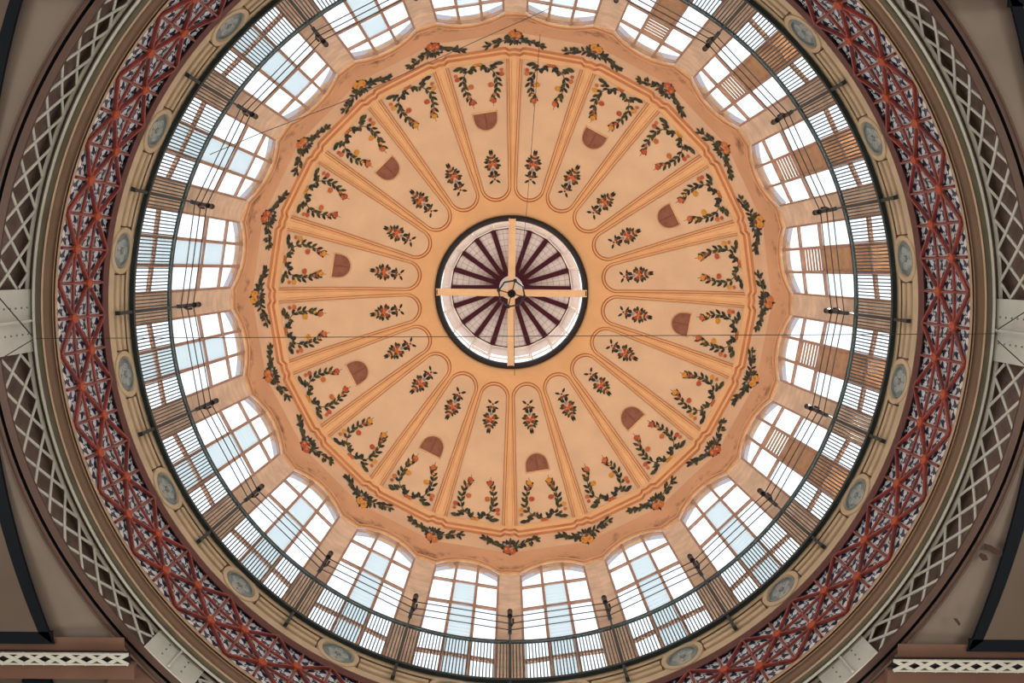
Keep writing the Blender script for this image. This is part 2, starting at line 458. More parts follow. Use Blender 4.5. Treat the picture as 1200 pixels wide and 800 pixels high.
def swag(fr, seed):
    """leafy spray centred on a rib; drawn in the frame of that rib"""
    rnd = random.Random(seed); b = MB()
    A = R_
    def P(x, y):        # bend the band around the corner: y is measured square to each face
        return x, y
    stroke(b, [(-33, 289.5), (-24, 291), (-10, 293.5), (0, 295), (10, 293.5), (24, 291), (33, 289.5)], .8, .0, 2)
    for i in range(8):
        x = -7 - i * 3.1; y = 294.5 - 4.6 * (i / 7.0)
        for sg in (1, -1):
            leafshape(b, x + rnd.uniform(-1.5, 1.5), y + sg * rnd.uniform(.2, 1.6), A(180 + sg * rnd.uniform(14, 62)), rnd.uniform(5.6, 9), rnd.uniform(3.0, 4.3), .006, rnd.randint(0, 1))
    leafshape(b, -30, 289.6, A(180), 7.5, 3.0, .006, 1)
    for i in range(6):
        x = 9 + i * 4.3; y = 294 - 4.4 * (i / 5.0)
        for sg in (1, -1):
            leafshape(b, x + rnd.uniform(-1.4, 1.4), y + sg * rnd.uniform(0, 1.2), A(sg * rnd.uniform(12, 60)), rnd.uniform(5.2, 8), rnd.uniform(2.6, 3.5), .006, rnd.randint(0, 1))
    leafshape(b, 31, 289.5, A(0), 7, 2.6, .006, 0)
    for i in range(16):
        a = 2 * PI * i / 16
        leafshape(b, 7 * math.cos(a) * .7, 295.5 + 3.2 * math.sin(a), a + rnd.uniform(-.3, .3), rnd.uniform(6, 8), 3.8, .010, 1 if i % 3 else 0)
    f1 = (3, 4, 5)[fr]
    blob(b, -3.6, 299, 4.1, .016, f1); blob(b, 3.6, 300.6, 3.9, .018, f1); blob(b, -4.6, 298, 1.4, .02, 4 if f1 != 4 else 3); blob(b, 2.8, 299.6, 1.4, .021, 4 if f1 != 4 else 3); blob(b, .5, 294, 2.0, .02, 6); blob(b, -6, 293, 1.6, .02, 7)
    return b
_dome = dome
def dome_rib(x, y, off=0.0):
    """same surface, in the frame of a rib: x runs along the two faces meeting there, y square to them"""
    ax = abs(x); half = T9 * y
    d = HB - math.atan2(half - ax, y) if ax < half else HB
    xx = -(half - ax); p = _dome(xx, y, off)       # measured in the bay on the +x side, whose left edge is the rib
    q = rotz(p, PI / 2 - 0)                        # bay frame
    c, s_ = math.cos(-HB), math.sin(-HB)
    q = (p[0] * c - p[1] * s_, p[0] * s_ + p[1] * c, p[2])
    return q if x >= 0 else (-q[0], q[1], q[2])
def deco(builder, name, org_off=.02, rib=False):
    global dome
    keep = dome
    if rib: dome = lambda x, y, off=0.0: dome_rib(x, y, off + org_off)
    else: dome = lambda x, y, off=0.0: _dome(x, y, off + org_off - .03)
    b = builder(); dome = keep
    ob = b.build(name, MATS, ceiling); return ob
def first_and_copies(protos, angles, pick):
    out = []
    used = set()
    for i, a in enumerate(angles):
        p = protos[pick(i)]
        if id(p) in used: o = p.copy(); C.objects.link(o)
        else: o = p; used.add(id(p))
        o.rotation_euler = (0, 0, a - PI / 2); out.append(o)
    return out
WR = [deco(lambda k=k: wreath(k, 10 + k), 'painted_wreath') for k in range(3)]
first_and_copies(WR, BAYA, lambda i: i % 3)
BQ = [deco(lambda k=k: bouquet(40 + k), 'painted_bouquet') for k in range(2)]
first_and_copies(BQ, BAYA, lambda i: i % 2)
SW = [deco(lambda k=k: swag(k, 60 + k), 'painted_swag', .02, True) for k in range(3)]
first_and_copies(SW, [R_(18 * k) for k in range(N)], lambda i: (i * 7) % 3)

def hatch():
    b = MB()
    def shape(g):
        pts = [(-13 - g, 211 + g), (-13 - g, 206)]
        for i in range(1, 12):
            a = PI - PI * i / 12; pts.append(((13 + g) * math.cos(a), 205 - (14 + g) * math.sin(a)))
        pts += [(13 + g, 206), (13 + g, 211 + g)]
        return pts
    def lp(g, off): return [dome(x, y, off) for x, y in shape(g)]
    n = len(shape(0))
    def loop(a, b_, mi): b.add(a + b_, [(i, (i + 1) % n, n + (i + 1) % n, n + i) for i in range(n)], mi)
    loop(lp(1.5, -.03), lp(1.3, .03), 0); loop(lp(1.3, .03), lp(.5, .03), 0); loop(lp(.5, .03), lp(0.2, -.012), 0)
    inner = shape(.2)
    xs = sorted(set(p[0] for p in inner))
    top = {}
    for i in range(24):
        x0 = -13.2 + 26.4 * i / 24; x1 = -13.2 + 26.4 * (i + 1) / 24
        yt = lambda x: 205 - 14.2 * math.sqrt(max(0, 1 - (x / 13.2) ** 2))
        b.add([dome(x0, 211.2, -.012), dome(x1, 211.2, -.012), dome(x1, yt(x1), -.012), dome(x0, yt(x0), -.012)], [(0, 1, 2, 3)], 1)
    b.add([dome(-.3, 211, -.005), dome(.3, 211, -.005), dome(.3, 193, -.005), dome(-.3, 193, -.005)], [(0, 1, 2, 3)], 2)
    return b.build('roof_hatch', [RIM, HATCH, MAROON], ceiling)
h0 = hatch(); first_and_copies([h0], [R_(9 + 36 * k) for k in range(10)], lambda i: 0)

# ---------------------------------------------------------------- drum wall and its windows
AP = RS * C9                   # distance of the flat wall faces
WW = 1.24                      # half width of a window
ZB = 21.55                     # window sill
def zarch(x): return F * AP / y_edge(x * 31.8)
b = MB()
TH = .30
for a in BAYA:
    def W(x, r, z): return rotz((x, r, z), a)
    e = AP * T9; eo = (AP + TH) * T9
    for s in (1, -1):
        zt = [zarch(WW), zarch((WW + e) / 2), zarch(e)]
        xs = [WW, (WW + e) / 2, e]
        for i in range(2):
            b.add([W(s * xs[i], AP, ZB - 1.2), W(s * xs[i + 1], AP, ZB - 1.2), W(s * xs[i + 1], AP, zt[i + 1] + .25), W(s * xs[i], AP, zt[i] + .25)], [(0, 1, 2, 3)])
        # thin pilaster strip standing proud of the pier
        b.add([W(s * WW, AP, ZB), W(s * WW, AP + TH, ZB), W(s * WW, AP + TH, zt[0]), W(s * WW, AP, zt[0])], [(0, 1, 2, 3)], 1)
        b.add([W(s * WW, AP + TH, ZB - 1.2), W(s * eo, AP + TH, ZB - 1.2), W(s * eo, AP + TH, 31.6), W(s * WW, AP + TH, 31.6)], [(0, 1, 2, 3)], 1)
    b.add([W(-WW, AP, ZB), W(WW, AP, ZB), W(WW, AP + TH, ZB), W(-WW, AP + TH, ZB)], [(0, 1, 2, 3)], 1)
    b.add([W(-WW, AP, ZB - 1.2), W(WW, AP, ZB - 1.2), W(WW, AP, ZB), W(-WW, AP, ZB)], [(0, 1, 2, 3)])
    b.add([W(-WW, AP + TH, ZB - 1.2), W(WW, AP + TH, ZB - 1.2), W(WW, AP + TH, ZB), W(-WW, AP + TH, ZB)], [(0, 1, 2, 3)], 1)
    K = 16
    for i in range(K):
        x0, x1 = -WW + 2 * WW * i / K, -WW + 2 * WW * (i + 1) / K
        z0, z1 = zarch(x0), zarch(x1)
        b.add([W(x0, AP - .03, z0), W(x1, AP - .03, z1), W(x1, AP + TH, z1 - .02), W(x0, AP + TH, z0 - .02)], [(0, 1, 2, 3)], 1)
        b.add([W(x0, AP + TH, z0 - .02), W(x1, AP + TH, z1 - .02), W(x1, AP + TH, 31.6), W(x0, AP + TH, 31.6)], [(0, 1, 2, 3)], 1)
    b.add([W(-eo, AP + TH, 31.6), W(eo, AP + TH, 31.6), W(e * .99, AP - .02, 31.9), W(-e * .99, AP - .02, 31.9)], [(0, 1, 2, 3)], 1)
wd = b.build('wall_drum', [STONE, REVEAL]); wd.location = (0, 0, Z0)
tag(wd, 'round drum wall of pale stone piers between the twenty arched windows', 'wall', kind='structure')

TR = [29.0, 27.09, 23.36]
def window_parts(root, refl):
    X, Y, Zv = (1, 0, 0), (0, 1, 0), (0, 0, 1)
    zb = ZB
    f = MB()
    K = 18; fy0, fy1 = .10, .20
    for i in range(K):      # arched head of the frame
        x0, x1 = -WW + 2 * WW * i / K, -WW + 2 * WW * (i + 1) / K
        za, zc = zarch(x0) - zb, zarch(x1) - zb
        q = [(x0, fy0, za), (x1, fy0, zc), (x1, fy0, zc - .07), (x0, fy0, za - .07)]
        r = [(x, fy1, z) for x, _, z in q]
        f.add(q + r, [(0, 1, 2, 3), (7, 6, 5, 4), (3, 2, 6, 7), (0, 4, 5, 1)])
    zs = zarch(WW) - zb
    for s in (1, -1): f.box((s * (WW - .035), .15, zs / 2), X, Y, Zv, .035, .05, zs / 2)
    f.box((0, .15, .05), X, Y, Zv, WW, .05, .05)
    fr = f.build('window_frame', WOOD, root)
    for s in (1, -1):
        m = MB(); zt = zarch(.413) - zb - .03
        m.box((s * .413, .13, zt / 2), X, Y, Zv, .048, .06, zt / 2); m.build('mullion', WOOD, root)
    for z, hw in zip(TR, (.05, .05, .07)):
        m = MB(); m.box((0, .14, z - zb), X, Y, Zv, WW - .03, .045, hw); m.build('transom', WOOD, root)
    g = MB()
    cols = [(-WW + .05, -.44), (-.385, .385), (.44, WW - .05)]
    for ci, (x0, x1) in enumerate(cols):
        K = 6
        for i in range(K):      # head panes
            u0, u1 = x0 + (x1 - x0) * i / K, x0 + (x1 - x0) * (i + 1) / K
            g.add([(u0, .16, TR[0] - zb), (u1, .16, TR[0] - zb), (u1, .16, zarch(u1) - zb), (u0, .16, zarch(u0) - zb)], [(0, 1, 2, 3)])
        if ci == 1: continue
        for za, zc in ((TR[1], TR[0]), (TR[2], TR[1]), (zb, TR[2])):
            g.add([(x0, .16, za - zb), (x1, .16, za - zb), (x1, .16, zc - zb), (x0, .16, zc - zb)], [(0, 1, 2, 3)])
    g.build('glass_panes', GLASS, root)
    l = MB(); x0, x1 = cols[1]
    for za, zc, n, ws in ((TR[1], TR[0], 7, .4), (TR[2], TR[1], 15, .82), (zb, TR[2], 8, .8)):
        for i in range(n):
            z = za - zb + (zc - za) * (i + .5) / n; t = .21 * ws if refl else .20
            tl = R_(52 if not refl else 38)
            l.box((0, .18, z), X, (0, math.cos(tl), -math.sin(tl)), (0, math.sin(tl), math.cos(tl)), (x1 - x0) / 2, t * .42, .005)
    l.build('louvre', REFL_BROWN if refl else BLADE, root)
def place_window(o, k):
    a = BAYA[k]
    o.location = ((AP - .08) * math.cos(a), (AP - .08) * math.sin(a), ZB + Z0); o.rotation_euler = (0, 0, a - PI / 2)
def warm(k): return ((9 + 18 * k) % 360 > 285) or ((9 + 18 * k) % 360 < 40)  # bays whose louvres carry the painted brown reflection
pro = {}
for k in range(N):
    w_ = warm(k)
    if w_ not in pro:
        o = empty('window_%d' % (k + 1), (0, 0, 0)); window_parts(o, w_); pro[w_] = o
    else:
        o = copy_tree(pro[w_]); o.name = 'window_%d' % (k + 1)
    place_window(o, k)
    tag(o, 'arched wood-framed drum window with %s louvres, %s clockwise from top of photo' % ('brown painted-reflection' if w_ else 'pale glass', clock(k)),
        'window', 'arched windows around the drum', 'structure')

# ---------------------------------------------------------------- cream frieze with medallions
ZF0, ZF1 = 960 * 10 / 474.7, 960 * 10 / 449.0
def rz(rho, R=10.0): return F * R / rho
b = MB()
b.lathe([(10.0, rz(474.7)), (10.0, rz(468.5)), (10.03, rz(468))], [0, 0])
b.lathe([(10.06, rz(468)), (10.06, rz(453))], [1])                      # recessed ground
b.lathe([(10.03, rz(453.4)), (9.99, rz(453)), (9.99, rz(449)), (10.3, rz(449) + .02), (10.3, rz(449) + .2)], [0, 0, 0, 0])
for k in range(N):
    aw = math.radians(3.55)
    a = BAYA[k]
    for r0, r1 in ((465.8, 462.4), (459.6, 456.8)):                     # raised fillets between medallions
        a0, a1 = a + aw, a + 2 * HB - aw
        b.lathe([(10.06, rz(r0)), (9.99, rz(r0)), (9.99, rz(r1)), (10.06, rz(r1))], [0, 0, 0], seg=10, a0=a0, a1=a1)
    # solid shoulders where the grooves stop, shaped round the medallion
    n = 32
    def ring(rx, R):
        out = []
        for i in range(n):
            t = 2 * PI * i / n; u = rx * math.cos(t); v = rx * math.sin(t)
            out.append((R * math.cos(a + u / R), R * math.sin(a + u / R), (rz(474.5) + rz(450)) / 2 - .02 + v * .94))
        return out
    rings = [(ring(.60, 10.06)), (ring(.59, 9.965)), (ring(.47, 9.965)), (ring(.45, 10.02)), (ring(.43, 10.05))]
    for p, q in zip(rings, rings[1:]): b.add(p + q, [(i, (i + 1) % n, n + (i + 1) % n, n + i) for i in range(n)], 0, smooth=False)
fz = b.build('trim_1', [CREAM, OCHRE]); fz.location = (0, 0, Z0)
tag(fz, 'cream grooved frieze carrying oval-looking medallions under the balcony railing', 'frieze', kind='structure')
# medallion: disc with a five-lobed rosette; a thing set into each bay
def medallion():
    root = empty('medallion', (0, 0, 0))
    d = MB(); n = 32
    def circ(r, y, cx=0, cz=0, m=n): return [(cx + r * math.cos(2 * PI * i / m), y, cz + r * math.sin(2 * PI * i / m) * .95) for i in range(m)]
    rings = [circ(.435, .06), circ(.43, .0), circ(.385, -.02), circ(.375, .03), circ(.02, .04)]
    for p, q in zip(rings, rings[1:]): d.add(p + q, [(i, (i + 1) % n, n + (i + 1) % n, n + i) for i in range(n)], 0, smooth=False)
    d.add(rings[-1], [tuple(range(n))])
    d.build('disc', DISC, root)
    for j in range(5):
        t = 2 * PI * j / 5 + PI / 2; p = MB(); cx, cz = .19 * math.cos(t), .19 * math.sin(t)
        rr = [circ(.125, .035, cx, cz, 14), circ(.11, .0, cx, cz, 14), circ(.07, -.005, cx, cz, 14), circ(.055, .02, cx, cz, 14)]
        for u, v in zip(rr, rr[1:]): p.add(u + v, [(i, (i + 1) % 14, 14 + (i + 1) % 14, 14 + i) for i in range(14)], 0)
        p.add(rr[-1], [tuple(range(14))]); p.build('petal', PETAL, root)
    p = MB(); rr = [circ(.07, .03, 0, 0, 12), circ(.055, -.02, 0, 0, 12), circ(.0, -.035, 0, 0, 12)]
    for u, v in zip(rr, rr[1:]): p.add(u + v, [(i, (i + 1) % 12, 12 + (i + 1) % 12, 12 + i) for i in range(12)], 0)
    p.build('flower_centre', DISC, root)
    return root
md0 = medallion()
for k in range(N):
    vis = True
    o = md0 if k == 0 else copy_tree(md0)
    a = BAYA[k]; o.location = (10.0 * math.cos(a), 10.0 * math.sin(a), (rz(474.5) + rz(450)) / 2 - .02 + Z0); o.rotation_euler = (0, 0, a - PI / 2)
    tag(o, 'grey-green round flower medallion on the cream frieze, %s clockwise from top of photo' % clock(k), 'medallion', 'flower medallions on the frieze')

# ---------------------------------------------------------------- maroon beam, tiled band, star girder
b = MB()
b.lathe([(10.0, rz(474.7)), (9.93, rz(475.5, 9.93)), (9.93, rz(481.5, 9.93)), (10.06, rz(481.9))], seg=240)
mb_ = b.build('trim_2', MAROON); mb_.location = (0, 0, Z0)
tag(mb_, 'dark maroon ring beam between the cream frieze and the blue tiled band', 'beam', kind='structure')

M80 = 80; ST = 2 * PI / M80
rA, rB = 518.5, 500.5
RT = 10.04
def cylp(a, rho, R=RT): return (R * math.cos(a), R * math.sin(a), F * R / rho)
b = MB()
TRI_UV = [(5 + math.cos(R_(90)), 5 + math.sin(R_(90))), (5 + math.cos(R_(210)), 5 + math.sin(R_(210))), (5 + math.cos(R_(330)), 5 + math.sin(R_(330)))]
def tri(p, q, r): b.add([p, q, r], [(0, 1, 2)], 0, [TRI_UV])
rO, rI = 537.0, 480.5
cells = []
for i in range(M80):
    a0, a1 = i * ST, (i + 1) * ST
    if i % 2 == 0: nA, nB = a0, a1        # node on the lower ring at nA, on the upper ring at nB
    else: nA, nB = a1, a0
    P = lambda a, r: cylp(a, r)
    # below the lower ring
    tri(P(nA, rA), P(nB, rO), P(nA, rO)); tri(P(nB, rO), P(nA, rA), P(nB, rA))
    # between the rings
    tri(P(nA, rA), P(nB, rB), P(nB, rA)); tri(P(nB, rB), P(nA, rA), P(nA, rB))
    # above the upper ring
    tri(P(nB, rB), P(nA, rI), P(nA, rB)); tri(P(nA, rI), P(nB, rB), P(nB, rI))
tl = b.build('wall_tiled', TILE); tl.location = (0, 0, Z0)
tag(tl, 'blue and white scroll-patterned tile band behind the red star girder', 'tiles', kind='structure')

girder = empty('star_girder', (0, 0, Z0 + rz(535)))
GO = (0, 0, rz(535))
tag(girder, 'red-orange iron ring girder of six-armed stars over the blue tiles', 'girder')
RG = 9.97
def gp(a, rho, R=RG): return (R * math.cos(a), R * math.sin(a), F * 10.0 / rho)
def rbar(bd, a0, r0, a1, r1, w=.064, h=.08):
    am = (a0 + a1) / 2; bd.bevbar(gp(a0, r0), gp(a1, r1), w, h, (-math.cos(am), -math.sin(am), 0))
for nm, rr in (('ring_bar', rA), ('ring_bar', rB)):
    m = MB()
    for i in range(M80): rbar(m, i * ST, rr, (i + 1) * ST, rr, .06, .055)
    m.build(nm, RED, girder, GO)
up0 = MB(); up0.bevbar((RG, 0, rz(536)), (RG, 0, rz(481.8)), .064, .08, (-1, 0, 0)); up = up0.build('upright', RED, girder, GO)
for i in range(1, M80):
    o = up.copy(); C.objects.link(o); o.rotation_euler = (0, 0, i * ST)
diag = []
for i in range(M80):
    a0, a1 = i * ST, (i + 1) * ST
    nA, nB = (a0, a1) if i % 2 == 0 else (a1, a0)
    diag += [(nA, rA, nB, rB), (nA, rA, nB, rO - 1.5), (nB, rB, nA, rI + 1.5)]
# a hundred braces nearest the eye are parts of their own, the rest one part
diag.sort(key=lambda d: -math.sin((d[0] + d[2]) / 2))
def inview(d):
    a = (d[0] + d[2]) / 2; r = 508
    x, y = 602 + r * math.cos(a), 353 + r * math.sin(a)
    return -5 < x < 1205 and -5 < y < 805
iv = [d for d in diag if inview(d)]; rest = iv[100:] + [d for d in diag if not inview(d)]
for d in iv[:100]:
    m = MB(); rbar(m, *d); m.build('brace', RED, girder, GO)
m = MB()
for d in rest: rbar(m, *d)
tag(m.build('brace_network', RED, girder, GO), kind='stuff')
def boss():
    m = MB(); n = 10
    def c(r, x): return [(x, r * math.cos(2 * PI * i / n), r * math.sin(2 * PI * i / n)) for i in range(n)]
    rr = [c(.12, .02), c(.12, -.055), c(.085, -.075), c(.05, -.085), c(.02, -.11)]
    for u, v in zip(rr, rr[1:]): m.add(u + v, [(i, (i + 1) % n, n + (i + 1) % n, n + i) for i in range(n)], 0)
    m.add(rr[-1], [tuple(range(n))]); return m
bs = boss().build('boss', BOSS, girder)
for i in range(M80):
    o = bs if i == 0 else bs.copy()
    if i: C.objects.link(o)
    rr = rA if i % 2 == 0 else rB
    a = i * ST; o.location = (RG * math.cos(a), RG * math.sin(a), F * 10 / rr - GO[2]); o.rotation_euler = (0, 0, a)

# ---------------------------------------------------------------- lower ring mouldings
def zr(rho, R): return (R, F * R / rho)
b = MB()
prof = [zr(535.2, 10.06), zr(535.5, 9.90), zr(538.2, 9.90), zr(538.8, 9.95), zr(540, 9.95), zr(541.5, 9.92), zr(542.6, 9.98), zr(552, 10.10), zr(552.6, 10.07), zr(554.8, 10.09),
        zr(555.4, 10.16), zr(561.5, 10.26), zr(562, 10.23), zr(565, 10.28), zr(566.2, 10.44)]
b.lathe(prof, [1, 1, 0, 0, 1, 0, 0, 1, 1, 2, 2, 3, 3, 3])
lm = b.build('trim_3', [BROWN, GOLD, GREYG, WHITE]); lm.location = (0, 0, Z0)
tag(lm, 'broad brown and gilt ring moulding below the star girder', 'moulding', kind='structure')

# ---------------------------------------------------------------- white lattice girders and riveted plates
RLt = 10.45
def zlow(a): return 16.66 - .17 * math.cos(4 * a)
ZT = 17.6
NAMES8 = {0: 'right edge of photo, below the plates', 1: 'bottom right of photo', 2: 'bottom of photo, beside the lower left plates', 3: 'lower left of photo',
          4: 'upper left of photo', 5: 'top left beyond the photo', 6: 'top right beyond the photo', 7: 'upper right of photo'}
b = MB(); seg = 240
for i in range(seg):
    a0, a1 = 2 * PI * i / seg, 2 * PI * (i + 1) / seg
    R1 = 10.72
    b.add([(R1 * math.cos(a0), R1 * math.sin(a0), ZT + .3), (R1 * math.cos(a1), R1 * math.sin(a1), ZT + .3), (R1 * math.cos(a1), R1 * math.sin(a1), zlow(a1) - .1), (R1 * math.cos(a0), R1 * math.sin(a0), zlow(a0) - .1)], [(0, 1, 2, 3)])
b.lathe([(10.40, ZT + .14), (10.75, ZT + .2)])
wb = b.build('wall_ring', DKWEB); wb.location = (0, 0, Z0)
tag(wb, 'dark wall behind the white lattice girders', 'wall', kind='structure')
SECT = [(0, 'right lower'), (1, 'bottom right'), (2, 'bottom left'), (3, 'left lower'), (4, 'left upper'), (7, 'right upper')]
GL = {0: 'between the right edge plates and the lower right plates', 1: 'on the bottom edge of the photo, beyond the lower right plates',
      2: 'on the bottom edge of the photo, beyond the lower left plates', 3: 'between the left edge plates and the lower left plates',
      4: 'rising from the left edge plates to the top of the photo', 7: 'rising from the right edge plates to the top of the photo'}
PW = R_(3.7)
for q in (0, 1, 2, 3, 4, 7):
    s0 = q * PI / 4; a_s, a_e = s0 + PW, s0 + PI / 4 - PW
    am = s0 + PI / 8; org = (RLt * math.cos(am), RLt * math.sin(am), zlow(am))
    g = empty('lattice_girder', (org[0], org[1], org[2] + Z0))
    tag(g, 'white crossed-strip girder ' + GL[q], 'girder', 'white lattice girders around the ring')
    for nm, zf, w in (('top_chord', lambda a: ZT - .03, .05), ('bottom_chord', lambda a: zlow(a) + .02, .05)):
        m = MB(); K = 16
        for i in range(K):
            a0, a1 = a_s + (a_e - a_s) * i / K, a_s + (a_e - a_s) * (i + 1) / K
            p, r = (RLt * math.cos(a0), RLt * math.sin(a0), zf(a0)), (RLt * math.cos(a1), RLt * math.sin(a1), zf(a1))
            m.bar(p, r, .06, .05)
        m.build(nm, WHITE if nm == 'top_chord' else FLANGE, g, org)
    pitch = R_(3.76); run = R_(5.4)
    for s in (1, -1):
        j = -3
        while j < 14:
            a0 = a_s + pitch * (j + .5); a1 = a0 + s * run; j += 1
            if s < 0: a0 += pitch * .0
            # clip to the girder's ends
            t0, t1 = 0.0, 1.0
            fa = lambda t: a0 + (a1 - a0) * t
            lo, hi = a_s, a_e
            ts = [t / 40 for t in range(41) if lo <= fa(t / 40) <= hi]
            if len(ts) < 8: continue
            t0, t1 = ts[0], ts[-1]
            m = MB(); K = 3; Rr = RLt + (.012 if s > 0 else -.012)
            def pt(t):
                a = fa(t); return (Rr * math.cos(a), Rr * math.sin(a), ZT - .02 + (zlow(a) - ZT + .08) * t)
            for i in range(K):
                p, r = pt(t0 + (t1 - t0) * i / K), pt(t0 + (t1 - t0) * (i + 1) / K); a = fa((t0 + t1) / 2)
                m.bar(p, r, .062, .018, up=(math.cos(a), math.sin(a), 0))
            m.build('lattice_bar', WHITE, g, org)
PLN = {0: ('at the right edge of the photo', 1.35), 4: ('at the left edge of the photo', 1.35), 1: ('in the lower right of the photo', .78), 3: ('in the lower left of the photo', .78)}
for q, (where, hh) in PLN.items():
    a = q * PI / 4; Rp = RLt - .05
    org = (Rp * math.cos(a), Rp * math.sin(a), ZT - hh)
    g = empty('riveted_plate', (org[0], org[1], org[2] + Z0)); tag(g, 'pair of white riveted steel plates ' + where, 'plate', 'riveted plates at the ring corners')
    for s in (-1, 1):
        m = MB(); K = 3
        for i in range(K):
            a0, a1 = a + s * PW * i / K, a + s * PW * (i + 1) / K
            m.bar((Rp * math.cos(a0), Rp * math.sin(a0), ZT - hh / 2), (Rp * math.cos(a1), Rp * math.sin(a1), ZT - hh / 2), .03, hh)
        pl = m.build('steel_plate', WHITE, g, org)
        for iz in range(max(3, int(hh / .2))):
            for row in (.42,):
                r0 = MB(); ar = a + s * PW * row; zz = ZT - .15 - iz * .2
                n = 8; er = np.array((-math.cos(ar), -math.sin(ar), 0)); et = np.array((-math.sin(ar), math.cos(ar), 0)); ez = np.array((0, 0, 1.))
                base = np.array((Rp * math.cos(ar), Rp * math.sin(ar), zz))
                c1 = [base + et * .028 * math.cos(2 * PI * i / n) + ez * .028 * math.sin(2 * PI * i / n) for i in range(n)]
                c2 = [base + er * .035 + (p - base) * .6 for p in c1]
                r0.add(c1 + c2, [(i, (i + 1) % n, n + (i + 1) % n, n + i) for i in range(n)] + [tuple(range(n, 2 * n))])
                rv = r0.build('rivet', RIVET, pl, org)
    m = MB(); m.bar((Rp * math.cos(a) * .993, Rp * math.sin(a) * .993, ZT), (Rp * math.cos(a) * .993, Rp * math.sin(a) * .993, ZT - hh), .05, .05, up=(math.cos(a), math.sin(a), 0))
    m.build('cover_strip', WHITE, g, org)

# lower flange rings
b = MB(); seg = 192
for i in range(seg):
    a0, a1 = 2 * PI * i / seg, 2 * PI * (i + 1) / seg
    for (Ra, da, Rb, db, mi) in ((10.42, 0, 10.56, -.02, 0), (10.56, -.02, 10.57, .10, 1), (10.57, .10, 10.63, .10, 1), (10.63, .10, 10.63, -.02, 1), (10.63, -.02, 10.8, -.04, 0)):
        P = lambda a, R, d: (R * math.cos(a), R * math.sin(a), zlow(a) + d)
        b.add([P(a0, Ra, da), P(a1, Ra, da), P(a1, Rb, db), P(a0, Rb, db)], [(0, 1, 2, 3)], mi)
fl = b.build('trim_4', [FLANGE, BLACK]); fl.location = (0, 0, Z0)
tag(fl, 'maroon-brown curved flange along the lower edge of the white lattice', 'flange', kind='structure')

# ---------------------------------------------------------------- ceilings outside the ring, hall below
ZC = 16.5; HX = 15.0
def ceil_patch(name, label, side):
    b = MB(); K = 60; YY = 6.72
    a0, a1 = (-PI / 2, PI / 2) if side > 0 else (PI / 2, 3 * PI / 2)
    A0 = math.asin(YY / 10.75)
    n = 40
    for i in range(n):
        t0, t1 = -A0 + 2 * A0 * i / n, -A0 + 2 * A0 * (i + 1) / n
        P = lambda t, R: (side * R * math.cos(t), R * math.sin(t), ZC + .06)
        y0, y1 = 10.75 * math.sin(t0), 10.75 * math.sin(t1)
        b.add([(side * 10.75 * math.cos(t0), y0, zlow(t0) - .05), (side * HX, y0, ZC), (side * HX, y1, ZC), (side * 10.75 * math.cos(t1), y1, zlow(t1) - .05)], [(0, 1, 2, 3)])
    o = b.build(name, VAULT); o.location = (0, 0, Z0); tag(o, label, 'ceiling', kind='structure')
    # painted navy frame
    m = MB()
    def xe(y): return 10.66 - (abs(y) / 6.67) ** 2.1 * 1.13 if True else 0
    ys = [(-6.67 + 13.34 * i / 30) for i in range(31)]
    def zc_at(x): return ZC + .04
    fr = MB()
    for i in range(30):
        y0, y1 = ys[i], ys[i + 1]
        q = [(side * xe(y0), y0), (side * (xe(y0) + .3), y0 * .965), (side * (xe(y1) + .3), y1 * .965), (side * xe(y1), y1)]
        lo = [(x, y, ZC - .05) for x, y in q]; hi = [(x, y, ZC + .01) for x, y in q]
        fr.add(lo + hi, [(0, 1, 2, 3), (0, 4, 5, 1), (3, 2, 6, 7), (0, 3, 7, 4), (1, 5, 6, 2)])
    for s in (1, -1):
        fr.box((side * (9.53 + HX) / 2 + 0, s * 6.53, ZC - .015), (1, 0, 0), (0, 1, 0), (0, 0, 1), (HX - 9.6) / 2, .13, .035)
    f = fr.build('painted_frame', NAVY, o)
    # darker boards inside the frame
    d = MB()
    for i in range(30):
        y0, y1 = ys[i] * .965, ys[i + 1] * .965
        d.add([(side * (xe(ys[i]) + .28), y0, ZC - .045), (side * HX, y0, ZC - .045), (side * HX, y1, ZC - .045), (side * (xe(ys[i + 1]) + .28), y1, ZC - .045)], [(0, 1, 2, 3)])
    d.build('board_panel', VAULT2, o)
    return o
ceil_patch('ceiling.001', 'dim boarded ceiling bay with navy frame, left side of photo', -1)
ceil_patch('ceiling.002', 'dim boarded ceiling bay with navy frame, right side of photo', 1)
